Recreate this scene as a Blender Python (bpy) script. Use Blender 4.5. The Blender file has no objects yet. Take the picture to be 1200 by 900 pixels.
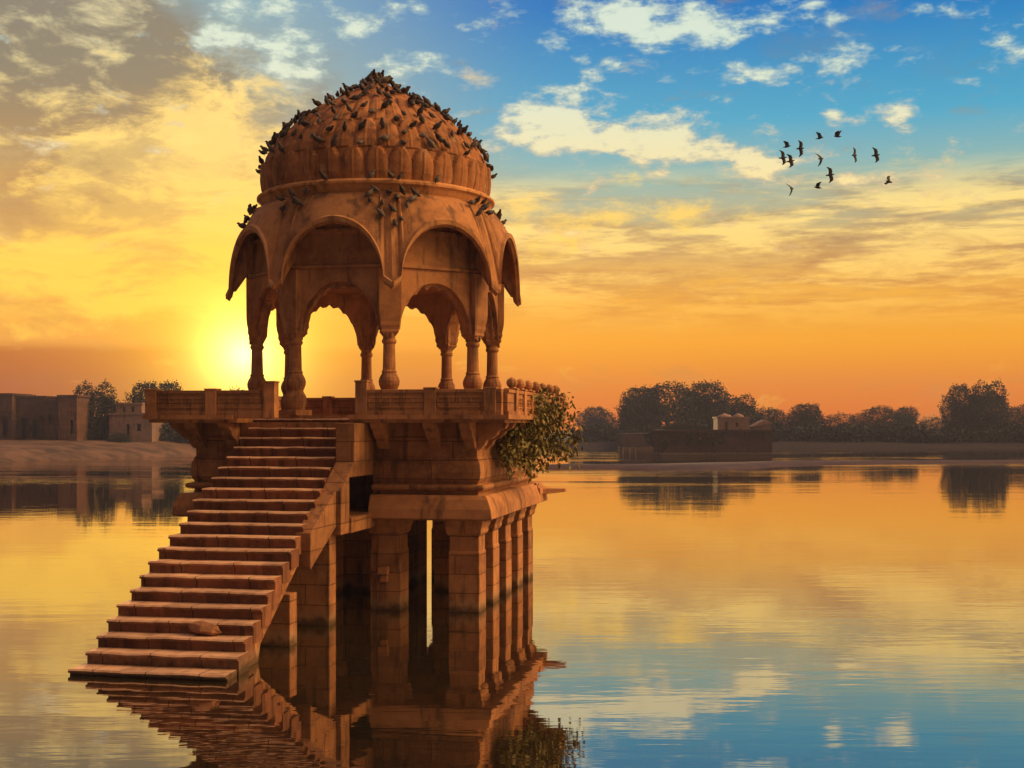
import bpy, bmesh, math, random
from mathutils import Vector, Matrix, noise as mnoise

random.seed(7)
R = math.radians
scene = bpy.context.scene
COL = scene.collection
U = 1.0 / 55.0                       # survey unit -> metres

# ------------------------------------------------------------------ camera
CAM_Z = 196 * U
cam_d = bpy.data.cameras.new("camera")
cam = bpy.data.objects.new("camera", cam_d)
COL.objects.link(cam)
cam.location = (0, 0, CAM_Z)
cam.rotation_euler = (R(90), 0, 0)
cam_d.lens = 45.0
cam_d.sensor_width = 36.0
cam_d.shift_y = 47 / 1200
cam_d.clip_start = 0.1
cam_d.clip_end = 8000
scene.camera = cam

# ------------------------------------------------------------------ exposure
vs = scene.view_settings
vs.view_transform = 'Standard'
vs.look = 'None'
vs.gamma = 1.0
vs.use_curve_mapping = False
vs.exposure = 0.0
scene.cycles.max_bounces = 6
scene.cycles.volume_bounces = 0
scene.cycles.sample_clamp_indirect = 8.0

# ------------------------------------------------------------------ sun
SUN_AZ, SUN_EL = -11.8, 3.0          # degrees: left of the view axis, above horizon
sun_dir = Vector((math.sin(R(SUN_AZ)) * math.cos(R(SUN_EL)),
                  math.cos(R(SUN_AZ)) * math.cos(R(SUN_EL)), math.sin(R(SUN_EL))))
sun_d = bpy.data.lights.new("sun", 'SUN')
sun = bpy.data.objects.new("sun", sun_d)
COL.objects.link(sun)
sun_d.energy = 4.0
sun_d.angle = R(0.5)
sun_d.color = (1.0, 0.62, 0.25)
sun.rotation_euler = (-sun_dir).to_track_quat('-Z', 'Y').to_euler()


# ------------------------------------------------------------------ node helper
class NG:
    def __init__(self, tree):
        self.t = tree

    def n(self, kind, **kw):
        nd = self.t.nodes.new(kind)
        for k, v in kw.items():
            setattr(nd, k, v)
        return nd

    def link(self, a, b):
        self.t.links.new(a, b)

    def put(self, sock, v):
        if isinstance(v, bpy.types.NodeSocket):
            self.t.links.new(v, sock)
        else:
            sock.default_value = v

    def m(self, op, a, b=0.0, c=0.0, clamp=False):
        nd = self.n('ShaderNodeMath', operation=op, use_clamp=clamp)
        self.put(nd.inputs[0], a)
        self.put(nd.inputs[1], b)
        self.put(nd.inputs[2], c)
        return nd.outputs[0]

    def add(self, a, b): return self.m('ADD', a, b)
    def sub(self, a, b): return self.m('SUBTRACT', a, b)
    def mul(self, a, b): return self.m('MULTIPLY', a, b)
    def div(self, a, b): return self.m('DIVIDE', a, b)

    def step(self, v, lo, hi, a=0.0, b=1.0):
        nd = self.n('ShaderNodeMapRange', interpolation_type='SMOOTHSTEP')
        self.put(nd.inputs[0], v)
        for i, x in enumerate((lo, hi, a, b)):
            self.put(nd.inputs[1 + i], x)
        return nd.outputs[0]

    def mix(self, f, a, b, blend='MIX'):
        nd = self.n('ShaderNodeMix', data_type='RGBA', blend_type=blend)
        self.put(nd.inputs[0], f)
        self.put(nd.inputs[6], a if isinstance(a, bpy.types.NodeSocket) else (*a[:3], 1))
        self.put(nd.inputs[7], b if isinstance(b, bpy.types.NodeSocket) else (*b[:3], 1))
        return nd.outputs[2]

    def ramp(self, f, stops):
        nd = self.n('ShaderNodeValToRGB')
        el = nd.color_ramp.elements
        while len(el) < len(stops):
            el.new(0.5)
        for e, (p, c) in zip(el, stops):
            e.position = p
            e.color = (*c, 1)
        self.put(nd.inputs[0], f)
        return nd.outputs[0]

    def noise(self, vec, scale, detail=4.0, rough=0.55, dist=0.0):
        nd = self.n('ShaderNodeTexNoise')
        if vec is not None:
            self.link(vec, nd.inputs['Vector'])
        nd.inputs['Scale'].default_value = scale
        nd.inputs['Detail'].default_value = detail
        nd.inputs['Roughness'].default_value = rough
        nd.inputs['Distortion'].default_value = dist
        return nd.outputs[0]

    def xyz(self, x, y, z):
        nd = self.n('ShaderNodeCombineXYZ')
        for i, v in enumerate((x, y, z)):
            self.put(nd.inputs[i], v)
        return nd.outputs[0]


def srgb(r, g, b):
    def f(c):
        c /= 255.0
        return c / 12.92 if c <= 0.04045 else ((c + 0.055) / 1.055) ** 2.4
    return (f(r), f(g), f(b))


# ------------------------------------------------------------------ world: sunset sky with clouds
world = bpy.data.worlds.new("World")
scene.world = world
world.use_nodes = True
wt = world.node_tree
wt.nodes.clear()
g = NG(wt)
tc = g.n('ShaderNodeTexCoord').outputs['Generated']
sp = g.n('ShaderNodeSeparateXYZ')
g.link(tc, sp.inputs[0])
DX, DY, DZ = sp.outputs
DEG = 180 / math.pi
AZ = g.mul(g.m('ARCTAN2', DX, DY), DEG)
EL = g.mul(g.m('ARCSINE', g.m('MINIMUM', g.m('MAXIMUM', DZ, -1.0), 1.0)), DEG)


def px(x, y):                        # bearing of a point of the sky (degrees)
    a = math.atan((x - 600) / 1500)
    return a * DEG, math.atan((497 - y) / 1500 * math.cos(a)) * DEG


def blob(x, y, wx, wy):              # soft elliptical patch of sky
    a, e = px(x, y)
    k = DEG / 1500
    dx = g.div(g.sub(AZ, a), wx * k)
    dy = g.div(g.sub(EL, e), wy * k)
    d = g.add(g.mul(dx, dx), g.mul(dy, dy))
    return g.m('POWER', math.e, g.mul(d, -1.0))


def total(lst):
    s = lst[0]
    for x in lst[1:]:
        s = g.add(s, x)
    return s


def ramp_el(stops, hi=40.0):
    return g.ramp(g.div(EL, hi), [(e / hi, srgb(*c)) for e, c in stops])


right = ramp_el([(0, (226, 108, 14)), (1.6, (234, 130, 16)), (3.6, (243, 160, 32)), (6.2, (236, 172, 66)), (8.6, (190, 170, 120)),
                 (10.8, (140, 176, 168)), (13.2, (72, 160, 192)), (18, (0, 112, 182)), (26, (16, 84, 165)), (40, (70, 98, 150))])
left = ramp_el([(0, (160, 64, 24)), (2.0, (166, 74, 24)), (3.1, (176, 88, 30)), (3.5, (222, 146, 60)), (6, (246, 186, 66)), (9, (220, 166, 80)),
                (12, (172, 158, 120)), (15, (146, 164, 156)), (18, (128, 164, 176)), (26, (80, 115, 155)), (40, (86, 106, 145))])
lr = g.step(AZ, -14.0, 3.0)
base = g.mix(lr, left, right)

# cloud fields: direction projected on a flat cloud layer, so they shrink toward the horizon
zz = g.add(g.m('MAXIMUM', DZ, 0.0), 0.10)
plane = g.xyz(g.div(DX, zz), g.div(DY, zz), 0.0)
ang = g.xyz(g.mul(AZ, 0.10), g.mul(EL, 0.22), 0.3)
ang2 = g.xyz(g.mul(AZ, 0.045), g.mul(EL, 0.30), 1.7)

n_puff = g.add(0.5, g.mul(g.sub(g.noise(ang, 4.6, 8, 0.62, 0.1), 0.5), 1.9))
n_str = g.noise(ang2, 2.6, 7, 0.62, 0.3)
n_big = g.noise(ang, 0.9, 5, 0.6, 0.2)

# small fair weather clouds of the upper right
puffs = total([g.mul(blob(*b), w) for b, w in [
    ((700, 160, 145, 36), 0.44), ((640, 130, 70, 24), 0.30), ((790, 180, 50, 20), 0.3), ((905, 193, 60, 22), 0.40), ((985, 213, 75, 13), 0.3),
    ((1042, 136, 42, 15), 0.40), ((875, 93, 40, 15), 0.36), ((700, 22, 75, 30), 0.36), ((805, 34, 70, 26), 0.34),
    ((900, 32, 55, 26), 0.34), ((1000, 58, 40, 14), 0.33), ((985, 90, 40, 16), 0.26), ((970, 20, 30, 18), 0.30), ((1085, 12, 60, 10), 0.32),
    ((1185, 60, 36, 14), 0.26), ((975, 130, 16, 8), 0.3), ((690, 90, 14, 8), 0.24), ((720, 78, 14, 8), 0.24), ((600, 14, 26, 14), 0.28),
    ((350, 84, 44, 12), 0.34), ((470, 80, 36, 18), 0.34), ((290, 40, 90, 36), 0.30), ((415, 36, 40, 14), 0.26), ((560, 40, 40, 30), 0.06),
    ((480, 14, 60, 14), 0.28)]])
m_puff = g.mul(g.step(g.add(n_puff, puffs), 0.64, 1.0), g.step(EL, 6.5, 8.5))
puff_col = g.mix(g.step(EL, 8.0, 16.5), srgb(255, 222, 140), srgb(214, 226, 204))
puff_sh = g.mix(g.step(EL, 8.0, 16.5), srgb(222, 186, 132), srgb(170, 192, 186))
puff_c = g.mix(g.step(g.add(n_puff, puffs), 0.76, 1.08), puff_sh, puff_col)

# layered golden cloud between the horizon and mid sky
band = g.mul(g.step(EL, 3.6, 6.5), g.step(EL, 11.6, 9.2))
m_str = g.mul(g.step(n_str, 0.36, 0.56), band)
str_hi = g.mix(g.step(EL, 4.0, 10.0), srgb(252, 190, 78), srgb(255, 222, 132))
str_lo = g.mix(g.step(EL, 4.0, 10.0), srgb(204, 122, 44), srgb(166, 140, 104))
n_s2 = g.noise(ang2, 5.5, 8, 0.64, 0.2)
str_c = g.mix(g.step(g.add(g.mul(n_str, 0.5), g.mul(n_s2, 0.5)), 0.43, 0.58), str_lo, str_hi)

# the grey and gold cloud mass of the upper left
massf = total([g.mul(blob(*b), w) for b, w in [((60, 120, 190, 120), 0.42), ((100, 250, 110, 50), 0.30), ((150, 60, 120, 60), 0.22),
                                              ((20, 20, 120, 60), 0.22)]])
m_mass = g.step(g.add(n_big, massf), 0.60, 0.90)
n_m = g.add(0.5, g.mul(g.sub(g.noise(ang, 3.0, 8, 0.66, 0.25), 0.5), 1.35))
mass_c = g.mix(g.step(n_m, 0.47, 0.74), g.mix(g.step(EL, 8.0, 15.0), srgb(196, 144, 80), srgb(128, 114, 92)),
               g.mix(g.step(EL, 9.0, 17.0), srgb(252, 206, 96), srgb(214, 198, 146)))
goldf = total([g.mul(blob(*b), w) for b, w in [((190, 215, 150, 70), 0.42), ((250, 170, 90, 60), 0.40), ((60, 300, 130, 50), 0.42),
                                              ((250, 300, 90, 60), 0.4), ((120, 345, 160, 40), 0.30), ((215, 90, 40, 50), 0.2), ((640, 260, 130, 40), 0.26), ((800, 255, 150, 26), 0.2), ((1150, 262, 80, 26), 0.18)]])
tanf = total([g.mul(blob(*b), w) for b, w in [((70, 250, 130, 60), 0.36), ((200, 330, 80, 24), 0.16), ((20, 370, 100, 24), 0.22), ((130, 170, 90, 50), 0.26), ((700, 330, 200, 30), 0.16), ((1050, 300, 200, 24), 0.2)]])
n_t = g.add(0.5, g.mul(g.sub(g.noise(g.xyz(g.mul(AZ, 0.09), g.mul(EL, 0.26), 5.3), 2.6, 8, 0.64, 0.3), 0.5), 1.5))
m_tan = g.step(g.add(n_t, tanf), 0.60, 0.92)
m_gold = g.step(g.add(n_m, goldf), 0.62, 0.98)
gold_c = g.mix(g.step(EL, 6.0, 13.0), srgb(255, 204, 72), srgb(255, 216, 122))

# glow round the sun
dot = g.n('ShaderNodeVectorMath', operation='DOT_PRODUCT')
g.link(tc, dot.inputs[0])
dot.inputs[1].default_value = sun_dir
sd = g.mul(g.m('ARCCOSINE', g.m('MINIMUM', dot.outputs['Value'], 0.999999)), DEG)


def glow(s, p=1.0):
    return g.m('POWER', math.e, g.mul(g.m('POWER', g.div(sd, s), p), -1.0))


def addc(col, amount, c):
    nd = g.n('ShaderNodeVectorMath', operation='SCALE')
    nd.inputs[0].default_value = c
    g.put(nd.inputs['Scale'], amount)
    ad = g.n('ShaderNodeVectorMath', operation='ADD')
    g.link(col, ad.inputs[0])
    g.link(nd.outputs[0], ad.inputs[1])
    return ad.outputs[0]


sky = g.mix(g.mul(m_str, 0.85), base, str_c)
sky = g.mix(g.mul(glow(4.6, 1.4), 0.75), sky, srgb(255, 174, 16))
sky = g.mix(g.mul(m_mass, 0.85), sky, mass_c)
sky = g.mix(g.mul(m_gold, 0.85), sky, gold_c)
sky = g.mix(g.mul(m_tan, 0.55), sky, g.mix(g.step(EL, 4.0, 12.0), srgb(206, 138, 58), srgb(150, 128, 96)))
sky = g.mix(g.mul(m_puff, 0.92), sky, puff_c)
sky = g.mix(g.mul(glow(2.7, 1.35), 0.90), sky, srgb(255, 184, 10))
sky = addc(sky, glow(2.3, 1.3), (0.7, 0.52, 0.03))
sky = addc(sky, glow(1.15, 1.25), (2.8, 2.3, 0.8))

# the sky round the sides and behind the viewer: warm fill light added, strongest right
front = g.step(g.m('ABSOLUTE', AZ), 30.0, 62.0, 1.0, 0.0)
n_b = g.noise(ang, 0.8, 5, 0.6, 0.2)
back_c = g.ramp(g.div(EL, 60.0), [(0.0, (0.050, 0.028, 0.027)), (0.45, (0.042, 0.025, 0.024)), (0.75, (0.25, 0.145, 0.105)), (1.0, (0.55, 0.35, 0.245))])
back_c = g.mix(g.step(n_b, 0.4, 0.65), back_c, g.mix(g.step(EL, 28.0, 62.0), (0.042, 0.024, 0.021), (0.70, 0.42, 0.265)))
kx = g.div(g.sub(AZ, 87.0), 28.0)
ky = g.div(g.sub(EL, 36.0), 15.0)
bank = g.m('POWER', math.e, g.mul(g.add(g.mul(kx, kx), g.mul(ky, ky)), -1.0))
back_c = addc(back_c, bank, (13.5, 7.4, 2.4))  # unseen bright patch added to light the right-hand stone faces
low = g.mul(front, g.step(EL, 86.0, 70.0))
sky = g.mix(low, back_c, sky)

nish = g.n('ShaderNodeTexSky', sky_type='NISHITA', sun_disc=False)
nish.sun_elevation = R(SUN_EL)
nish.sun_rotation = R(SUN_AZ)
nish.dust_density = 3.0
bg1 = g.n('ShaderNodeBackground')
g.link(nish.outputs[0], bg1.inputs[0])
bg1.inputs[1].default_value = 0.006
bg2 = g.n('ShaderNodeBackground')
g.link(sky, bg2.inputs[0])
bg2.inputs[1].default_value = 1.12
ads = g.n('ShaderNodeAddShader')
g.link(bg1.outputs[0], ads.inputs[0])
g.link(bg2.outputs[0], ads.inputs[1])
wo = g.n('ShaderNodeOutputWorld')
g.link(ads.outputs[0], wo.inputs[0])


# ------------------------------------------------------------------ materials
def new_mat(name):
    m = bpy.data.materials.new(name)
    m.use_nodes = True
    m.node_tree.nodes.clear()
    gg = NG(m.node_tree)
    out = gg.n('ShaderNodeOutputMaterial')
    b = gg.n('ShaderNodeBsdfPrincipled')
    gg.link(b.outputs[0], out.inputs[0])
    return m, gg, b, out


def stone(name, light, dark, stain, blocks=None, rough=0.85, bump=0.5, scale=1.0, droppings=False):
    m, q, b, out = new_mat(name)
    geo = q.n('ShaderNodeNewGeometry').outputs['Position']
    oc = q.n('ShaderNodeTexCoord').outputs['Object']
    n1 = q.noise(geo, 0.9 * scale, 6, 0.62, 0.4)
    n2 = q.noise(geo, 5.5 * scale, 6, 0.65)
    n3 = q.noise(geo, 38 * scale, 4, 0.6)
    sxyz = q.n('ShaderNodeSeparateXYZ')
    q.link(geo, sxyz.inputs[0])
    streak = q.noise(q.xyz(q.mul(sxyz.outputs[0], 3.0), q.mul(sxyz.outputs[1], 3.0), q.mul(sxyz.outputs[2], 0.5)), 1.6, 5, 0.6)
    c = q.mix(q.step(n1, 0.34, 0.66), dark, light)
    c = q.mix(q.mul(q.step(n2, 0.40, 0.68), 0.45), c, tuple(x * 1.25 for x in light))
    c = q.mix(q.mul(q.step(streak, 0.50, 0.68), 0.72), c, stain)
    c = q.mix(q.mul(q.step(n3, 0.55, 0.75), 0.35), c, tuple(x * 0.5 for x in dark))
    h = q.add(q.mul(n2, 0.6), q.mul(n3, 0.35))
    if blocks:
        s2 = q.n('ShaderNodeSeparateXYZ')
        q.link(oc, s2.inputs[0])
        br = q.n('ShaderNodeTexBrick')
        q.link(q.xyz(q.add(s2.outputs[0], s2.outputs[1]), s2.outputs[2], 0.0), br.inputs['Vector'])
        br.inputs['Scale'].default_value = 1.0
        br.inputs['Brick Width'].default_value = blocks[0]
        br.inputs['Row Height'].default_value = blocks[1]
        br.inputs['Mortar Size'].default_value = 0.012
        br.inputs['Mortar Smooth'].default_value = 0.3
        br.inputs['Color1'].default_value = (1, 1, 1, 1)
        br.inputs['Color2'].default_value = (0.66, 0.64, 0.66, 1)
        br.inputs['Mortar'].default_value = (0.36, 0.34, 0.34, 1)
        c = q.mix(0.9, c, br.outputs['Color'], 'MULTIPLY')
        h = q.sub(h, q.mul(br.outputs['Fac'], 0.7))
    # wet, algae-dark tide mark with a pale mineral line above it
    tide = q.add(q.add(sxyz.outputs[2], q.mul(q.sub(n2, 0.5), 0.30)), q.mul(q.sub(streak, 0.5), 0.35))
    c = q.mix(q.step(tide, 0.34, 0.14, 0.0, 0.30), c, (0.40, 0.31, 0.23))
    c = q.mix(q.step(tide, 0.20, 0.02, 0.0, 0.8), c, (0.045, 0.034, 0.022))
    oi = q.n('ShaderNodeObjectInfo').outputs['Random']
    c = q.mix(1.0, c, q.mix(oi, (0.80, 0.80, 0.82), (1.08, 1.04, 1.0)), 'MULTIPLY')
    if droppings:
        wv = q.noise(q.xyz(q.mul(sxyz.outputs[0], 7.0), q.mul(sxyz.outputs[1], 7.0), q.mul(sxyz.outputs[2], 1.6)), 1.0, 5, 0.62)
        c = q.mix(q.mul(q.step(wv, 0.60, 0.72), 0.55), c, (0.52, 0.46, 0.42))
    q.link(c, b.inputs['Base Color'])
    b.inputs['Roughness'].default_value = rough
    b.inputs['Specular IOR Level'].default_value = 0.25
    bp = q.n('ShaderNodeBump')
    bp.inputs['Strength'].default_value = bump
    bp.inputs['Distance'].default_value = 0.03
    q.link(h, bp.inputs['Height'])
    q.link(bp.outputs[0], b.inputs['Normal'])
    return m


S_L, S_D, S_S = (0.47, 0.235, 0.115), (0.27, 0.125, 0.066), (0.095, 0.055, 0.042)
M_STONE = stone("sandstone", S_L, S_D, S_S)
M_BLOCK = stone("sandstone_blocks", S_L, S_D, S_S, (0.95, 0.36))
M_DOME = stone("sandstone_dome", (0.47, 0.215, 0.10), (0.28, 0.12, 0.06), (0.12, 0.065, 0.048), None, 0.85, 0.8, 1.0, True)
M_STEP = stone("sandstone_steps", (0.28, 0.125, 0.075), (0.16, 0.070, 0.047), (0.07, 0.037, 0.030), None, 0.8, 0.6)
def paint_lit_treads(m):
    q = NG(m.node_tree)
    b = [n for n in m.node_tree.nodes if n.type == 'BSDF_PRINCIPLED'][0]
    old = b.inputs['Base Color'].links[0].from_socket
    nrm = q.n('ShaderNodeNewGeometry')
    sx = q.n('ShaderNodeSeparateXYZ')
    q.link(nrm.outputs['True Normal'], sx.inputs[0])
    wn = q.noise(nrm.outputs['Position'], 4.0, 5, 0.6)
    f = q.mul(q.step(sx.outputs[2], 0.25, 0.6), q.step(wn, 0.30, 0.55, 0.45, 0.95))  # upward faces painted paler, standing in for sky light on the treads
    ox = q.n('ShaderNodeSeparateXYZ')
    q.link(q.n('ShaderNodeTexCoord').outputs['Object'], ox.inputs[0])
    rndm = q.n('ShaderNodeObjectInfo').outputs['Random']
    u = q.add(q.div(ox.outputs[0], q.add(0.62, q.mul(rndm, 0.35))), q.mul(rndm, 17.0))
    fr = q.m('FRACT', u)
    cell = q.m('FRACT', q.mul(q.m('SINE', q.mul(q.m('FLOOR', u), 12.9)), 437.5))
    seam = q.step(q.m('ABSOLUTE', q.sub(fr, 0.5)), 0.006, 0.016, 1.0, 0.0)
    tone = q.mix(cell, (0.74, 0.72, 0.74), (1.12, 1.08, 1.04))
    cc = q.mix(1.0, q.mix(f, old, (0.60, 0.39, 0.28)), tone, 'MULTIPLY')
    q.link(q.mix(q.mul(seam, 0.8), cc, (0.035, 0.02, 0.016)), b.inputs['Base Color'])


paint_lit_treads(M_STEP)
M_TRIM = stone("sandstone_trim", (0.56, 0.30, 0.15), (0.40, 0.19, 0.085), (0.16, 0.08, 0.045))
M_ROCK = stone("loose_rock", (0.40, 0.20, 0.12), (0.25, 0.12, 0.07), (0.12, 0.06, 0.04), None, 0.9, 0.8)
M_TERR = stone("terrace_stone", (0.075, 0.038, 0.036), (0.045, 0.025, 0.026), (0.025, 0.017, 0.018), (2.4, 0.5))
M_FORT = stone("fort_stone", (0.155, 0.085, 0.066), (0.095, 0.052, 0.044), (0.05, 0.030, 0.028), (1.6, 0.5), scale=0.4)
M_PALE = stone("pale_plaster", (0.27, 0.185, 0.165), (0.19, 0.13, 0.12), (0.11, 0.08, 0.075), None, scale=0.5)
M_DARKHOLE = stone("window_hollow", (0.035, 0.022, 0.02), (0.02, 0.014, 0.013), (0.012, 0.01, 0.01))


def simple(name, c1, c2, scale, rough=0.8, spec=0.2):
    m, q, b, out = new_mat(name)
    geo = q.n('ShaderNodeNewGeometry').outputs['Position']
    n1 = q.noise(geo, scale, 5, 0.6)
    q.link(q.mix(q.step(n1, 0.35, 0.65), c1, c2), b.inputs['Base Color'])
    b.inputs['Roughness'].default_value = rough
    b.inputs['Specular IOR Level'].default_value = spec
    return m


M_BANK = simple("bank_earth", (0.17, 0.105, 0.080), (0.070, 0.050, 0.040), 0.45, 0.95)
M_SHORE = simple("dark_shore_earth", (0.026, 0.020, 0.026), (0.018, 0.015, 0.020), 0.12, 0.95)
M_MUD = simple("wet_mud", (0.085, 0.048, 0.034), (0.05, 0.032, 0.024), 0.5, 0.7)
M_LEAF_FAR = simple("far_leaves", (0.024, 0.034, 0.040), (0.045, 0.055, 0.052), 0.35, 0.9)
M_LEAF_NEAR = simple("bush_leaves", (0.085, 0.085, 0.018), (0.22, 0.175, 0.045), 3.5, 0.55, 0.35)
M_BARK = simple("bark", (0.07, 0.05, 0.035), (0.12, 0.085, 0.06), 4.0, 0.9)
M_BIRD = simple("pigeon_feathers", (0.030, 0.026, 0.030), (0.085, 0.072, 0.075), 9.0, 0.6)
_q = NG(M_BIRD.node_tree)
_b = [n for n in M_BIRD.node_tree.nodes if n.type == 'BSDF_PRINCIPLED'][0]
_old = _b.inputs['Base Color'].links[0].from_socket
_q.link(_q.mix(_q.step(_q.n('ShaderNodeObjectInfo').outputs['Random'], 0.35, 1.0, 0.0, 0.7), _old, (0.15, 0.13, 0.14)), _b.inputs['Base Color'])
M_FLY = simple("dark_feathers", (0.018, 0.018, 0.020), (0.040, 0.038, 0.040), 6.0, 0.7)


def water_mat():
    m = bpy.data.materials.new("lake_water")
    m.use_nodes = True
    m.node_tree.nodes.clear()
    q = NG(m.node_tree)
    out = q.n('ShaderNodeOutputMaterial')
    geo = q.n('ShaderNodeNewGeometry').outputs['Position']
    s = q.n('ShaderNodeSeparateXYZ')
    q.link(geo, s.inputs[0])
    X, Y = s.outputs[0], s.outputs[1]
    # small wavelets, longer across the view than along it, and wind-ruffled patches far out
    w1 = q.noise(q.xyz(q.mul(X, 0.55), q.mul(Y, 2.4), 0.0), 1.0, 3, 0.5, 0.2)
    w2 = q.noise(q.xyz(q.mul(X, 1.7), q.mul(Y, 6.0), 3.0), 1.0, 2, 0.5, 0.0)
    w3 = q.noise(q.xyz(q.mul(X, 0.12), q.mul(Y, 0.42), 7.0), 1.0, 2, 0.5, 0.0)
    patch = q.noise(q.xyz(q.mul(X, 0.018), q.mul(Y, 0.05), 0.0), 1.0, 3, 0.5, 0.3)
    ruffle = q.mul(q.step(patch, 0.44, 0.62), q.step(Y, 55.0, 90.0))
    amp = q.add(0.11, q.mul(ruffle, 1.0))
    h = q.mul(q.add(q.add(q.mul(w1, 0.020), q.mul(w2, 0.0035)), q.mul(w3, 0.045)), amp)
    bp = q.n('ShaderNodeBump')
    bp.inputs['Strength'].default_value = 1.0
    bp.inputs['Distance'].default_value = 1.0
    q.link(h, bp.inputs['Height'])
    gl = q.n('ShaderNodeBsdfGlossy')
    gl.inputs['Color'].default_value = (0.98, 0.91, 0.85, 1)
    gl.inputs['Roughness'].default_value = 0.015
    q.link(bp.outputs[0], gl.inputs['Normal'])
    df = q.n('ShaderNodeBsdfDiffuse')
    df.inputs['Color'].default_value = (0.020, 0.017, 0.010, 1)
    lw = q.n('ShaderNodeLayerWeight')
    lw.inputs['Blend'].default_value = 0.5
    fac = q.add(0.03, q.mul(q.m('POWER', lw.outputs['Facing'], 2.3), 0.96))
    mx = q.n('ShaderNodeMixShader')
    q.link(fac, mx.inputs[0])
    q.link(df.outputs[0], mx.inputs[1])
    q.link(gl.outputs[0], mx.inputs[2])
    q.link(mx.outputs[0], out.inputs[0])
    return m


M_WATER = water_mat()


# ------------------------------------------------------------------ mesh builder
class MB:
    def __init__(self):
        self.v, self.f = [], []

    def grid(self, rows, close=False, flip=False):
        base = len(self.v)
        n = len(rows[0])
        for r in rows:
            self.v += [tuple(p) for p in r]
        for i in range(len(rows) - 1):
            for j in range(n if close else n - 1):
                a, b = base + i * n + j, base + i * n + (j + 1) % n
                c, d = b + n, a + n
                self.f.append((a, d, c, b) if flip else (a, b, c, d))
        return base

    def loft(self, rings, cap=True):           # closed rings, counter-clockwise seen from the end they move towards
        base = self.grid(rings, True)
        n = len(rings[0])
        if cap:
            self.f.append(tuple(reversed(range(base, base + n))))
            e = base + (len(rings) - 1) * n
            self.f.append(tuple(range(e, e + n)))

    def box(self, x0, x1, y0, y1, z0, z1, j=0.0):
        p = [(x0, y0), (x1, y0), (x1, y1), (x0, y1)]

        def k():
            return random.uniform(-j, j)
        self.loft([[(x + k(), y + k(), z + k()) for x, y in p] for z in (z0, z1)])

    def squares(self, prof, cx=0.0, cy=0.0):   # stacked square sections (half size, z)
        self.loft([[(cx + sx * h, cy + sy * h, z) for sx, sy in ((-1, -1), (1, -1), (1, 1), (-1, 1))] for h, z in prof])

    def ngon(self, prof, n, rot=0.0, cx=0.0, cy=0.0):
        self.loft([[(cx + r * math.cos(rot + 2 * math.pi * i / n), cy + r * math.sin(rot + 2 * math.pi * i / n), z) for i in range(n)] for r, z in prof])

    def prism(self, pts, axis, lo, hi):        # polygon given as 2-D points, extruded along an axis (0 = x, 1 = y, 2 = z)
        def mk(p, t):
            q = [p[0], p[1]]
            q.insert(axis, t)
            return tuple(q)
        self.loft([[mk(p, lo) for p in pts], [mk(p, hi) for p in pts]])

    def tube(self, pts, radii, n=6):
        rings = []
        for i, p in enumerate(pts):
            a = pts[max(i - 1, 0)]
            b = pts[min(i + 1, len(pts) - 1)]
            d = (Vector(b) - Vector(a)).normalized()
            u = d.orthogonal().normalized()
            w = d.cross(u)
            rings.append([tuple(Vector(p) + (u * math.cos(2 * math.pi * k / n) + w * math.sin(2 * math.pi * k / n)) * radii[i]) for k in range(n)])
        self.loft(rings)

    def build(self, name, mat, parent=None, scale=U, smooth=False, bevel=0.0, fix=True, sub=0):
        me = bpy.data.meshes.new(name)
        me.from_pydata([(x * scale, y * scale, z * scale) for x, y, z in self.v], [], self.f)
        if fix:
            bm = bmesh.new()
            bm.from_mesh(me)
            bmesh.ops.recalc_face_normals(bm, faces=bm.faces)
            bm.to_mesh(me)
            bm.free()
        me.materials.append(mat)
        if smooth:
            for p in me.polygons:
                p.use_smooth = True
        o = bpy.data.objects.new(name, me)
        COL.objects.link(o)
        if parent:
            o.parent = parent
        if bevel:
            md = o.modifiers.new("bevel", 'BEVEL')
            md.width = bevel * scale
            md.segments = 2
            md.limit_method = 'ANGLE'
            md.angle_limit = R(35)
        if sub:
            md = o.modifiers.new("sub", 'SUBSURF')
            md.levels = md.render_levels = sub
        return o


def tag(o, label=None, cat=None, group=None, kind=None):
    for k, v in (("label", label), ("category", cat), ("group", group), ("kind", kind)):
        if v:
            o[k] = v
    return o


def empty(name, loc, rz=0.0, parent=None):
    o = bpy.data.objects.new(name, None)
    o.empty_display_size = 0.2
    COL.objects.link(o)
    o.location = loc
    o.rotation_euler = (0, 0, rz)
    if parent:
        o.parent = parent
    return o


def copy_tree(o, parent=None):
    c = o.copy()
    COL.objects.link(c)
    if parent:
        c.parent = parent
    for ch in [x for x in o.children]:
        copy_tree(ch, c)
    return c


def wx(xp, depth):                             # X in metres of a bearing at a given depth
    return (xp - 600) / 1500 * depth


def wz(yp, depth):
    return CAM_Z + (497 - yp) / 1500 * depth


# ------------------------------------------------------------------ water, banks
def sheet(name, pts_rows, mat, kind='structure'):
    mb = MB()
    mb.grid(pts_rows)
    o = mb.build(name, mat, scale=1.0, smooth=True)
    o['kind'] = kind
    return o


mb = MB()
mb.grid([[(-490, -50, 0), (490, -50, 0)], [(-490, 440, 0), (490, 440, 0)]])
lake = mb.build("lake_water", M_WATER, scale=1.0)
lake['kind'] = 'structure'


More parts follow.
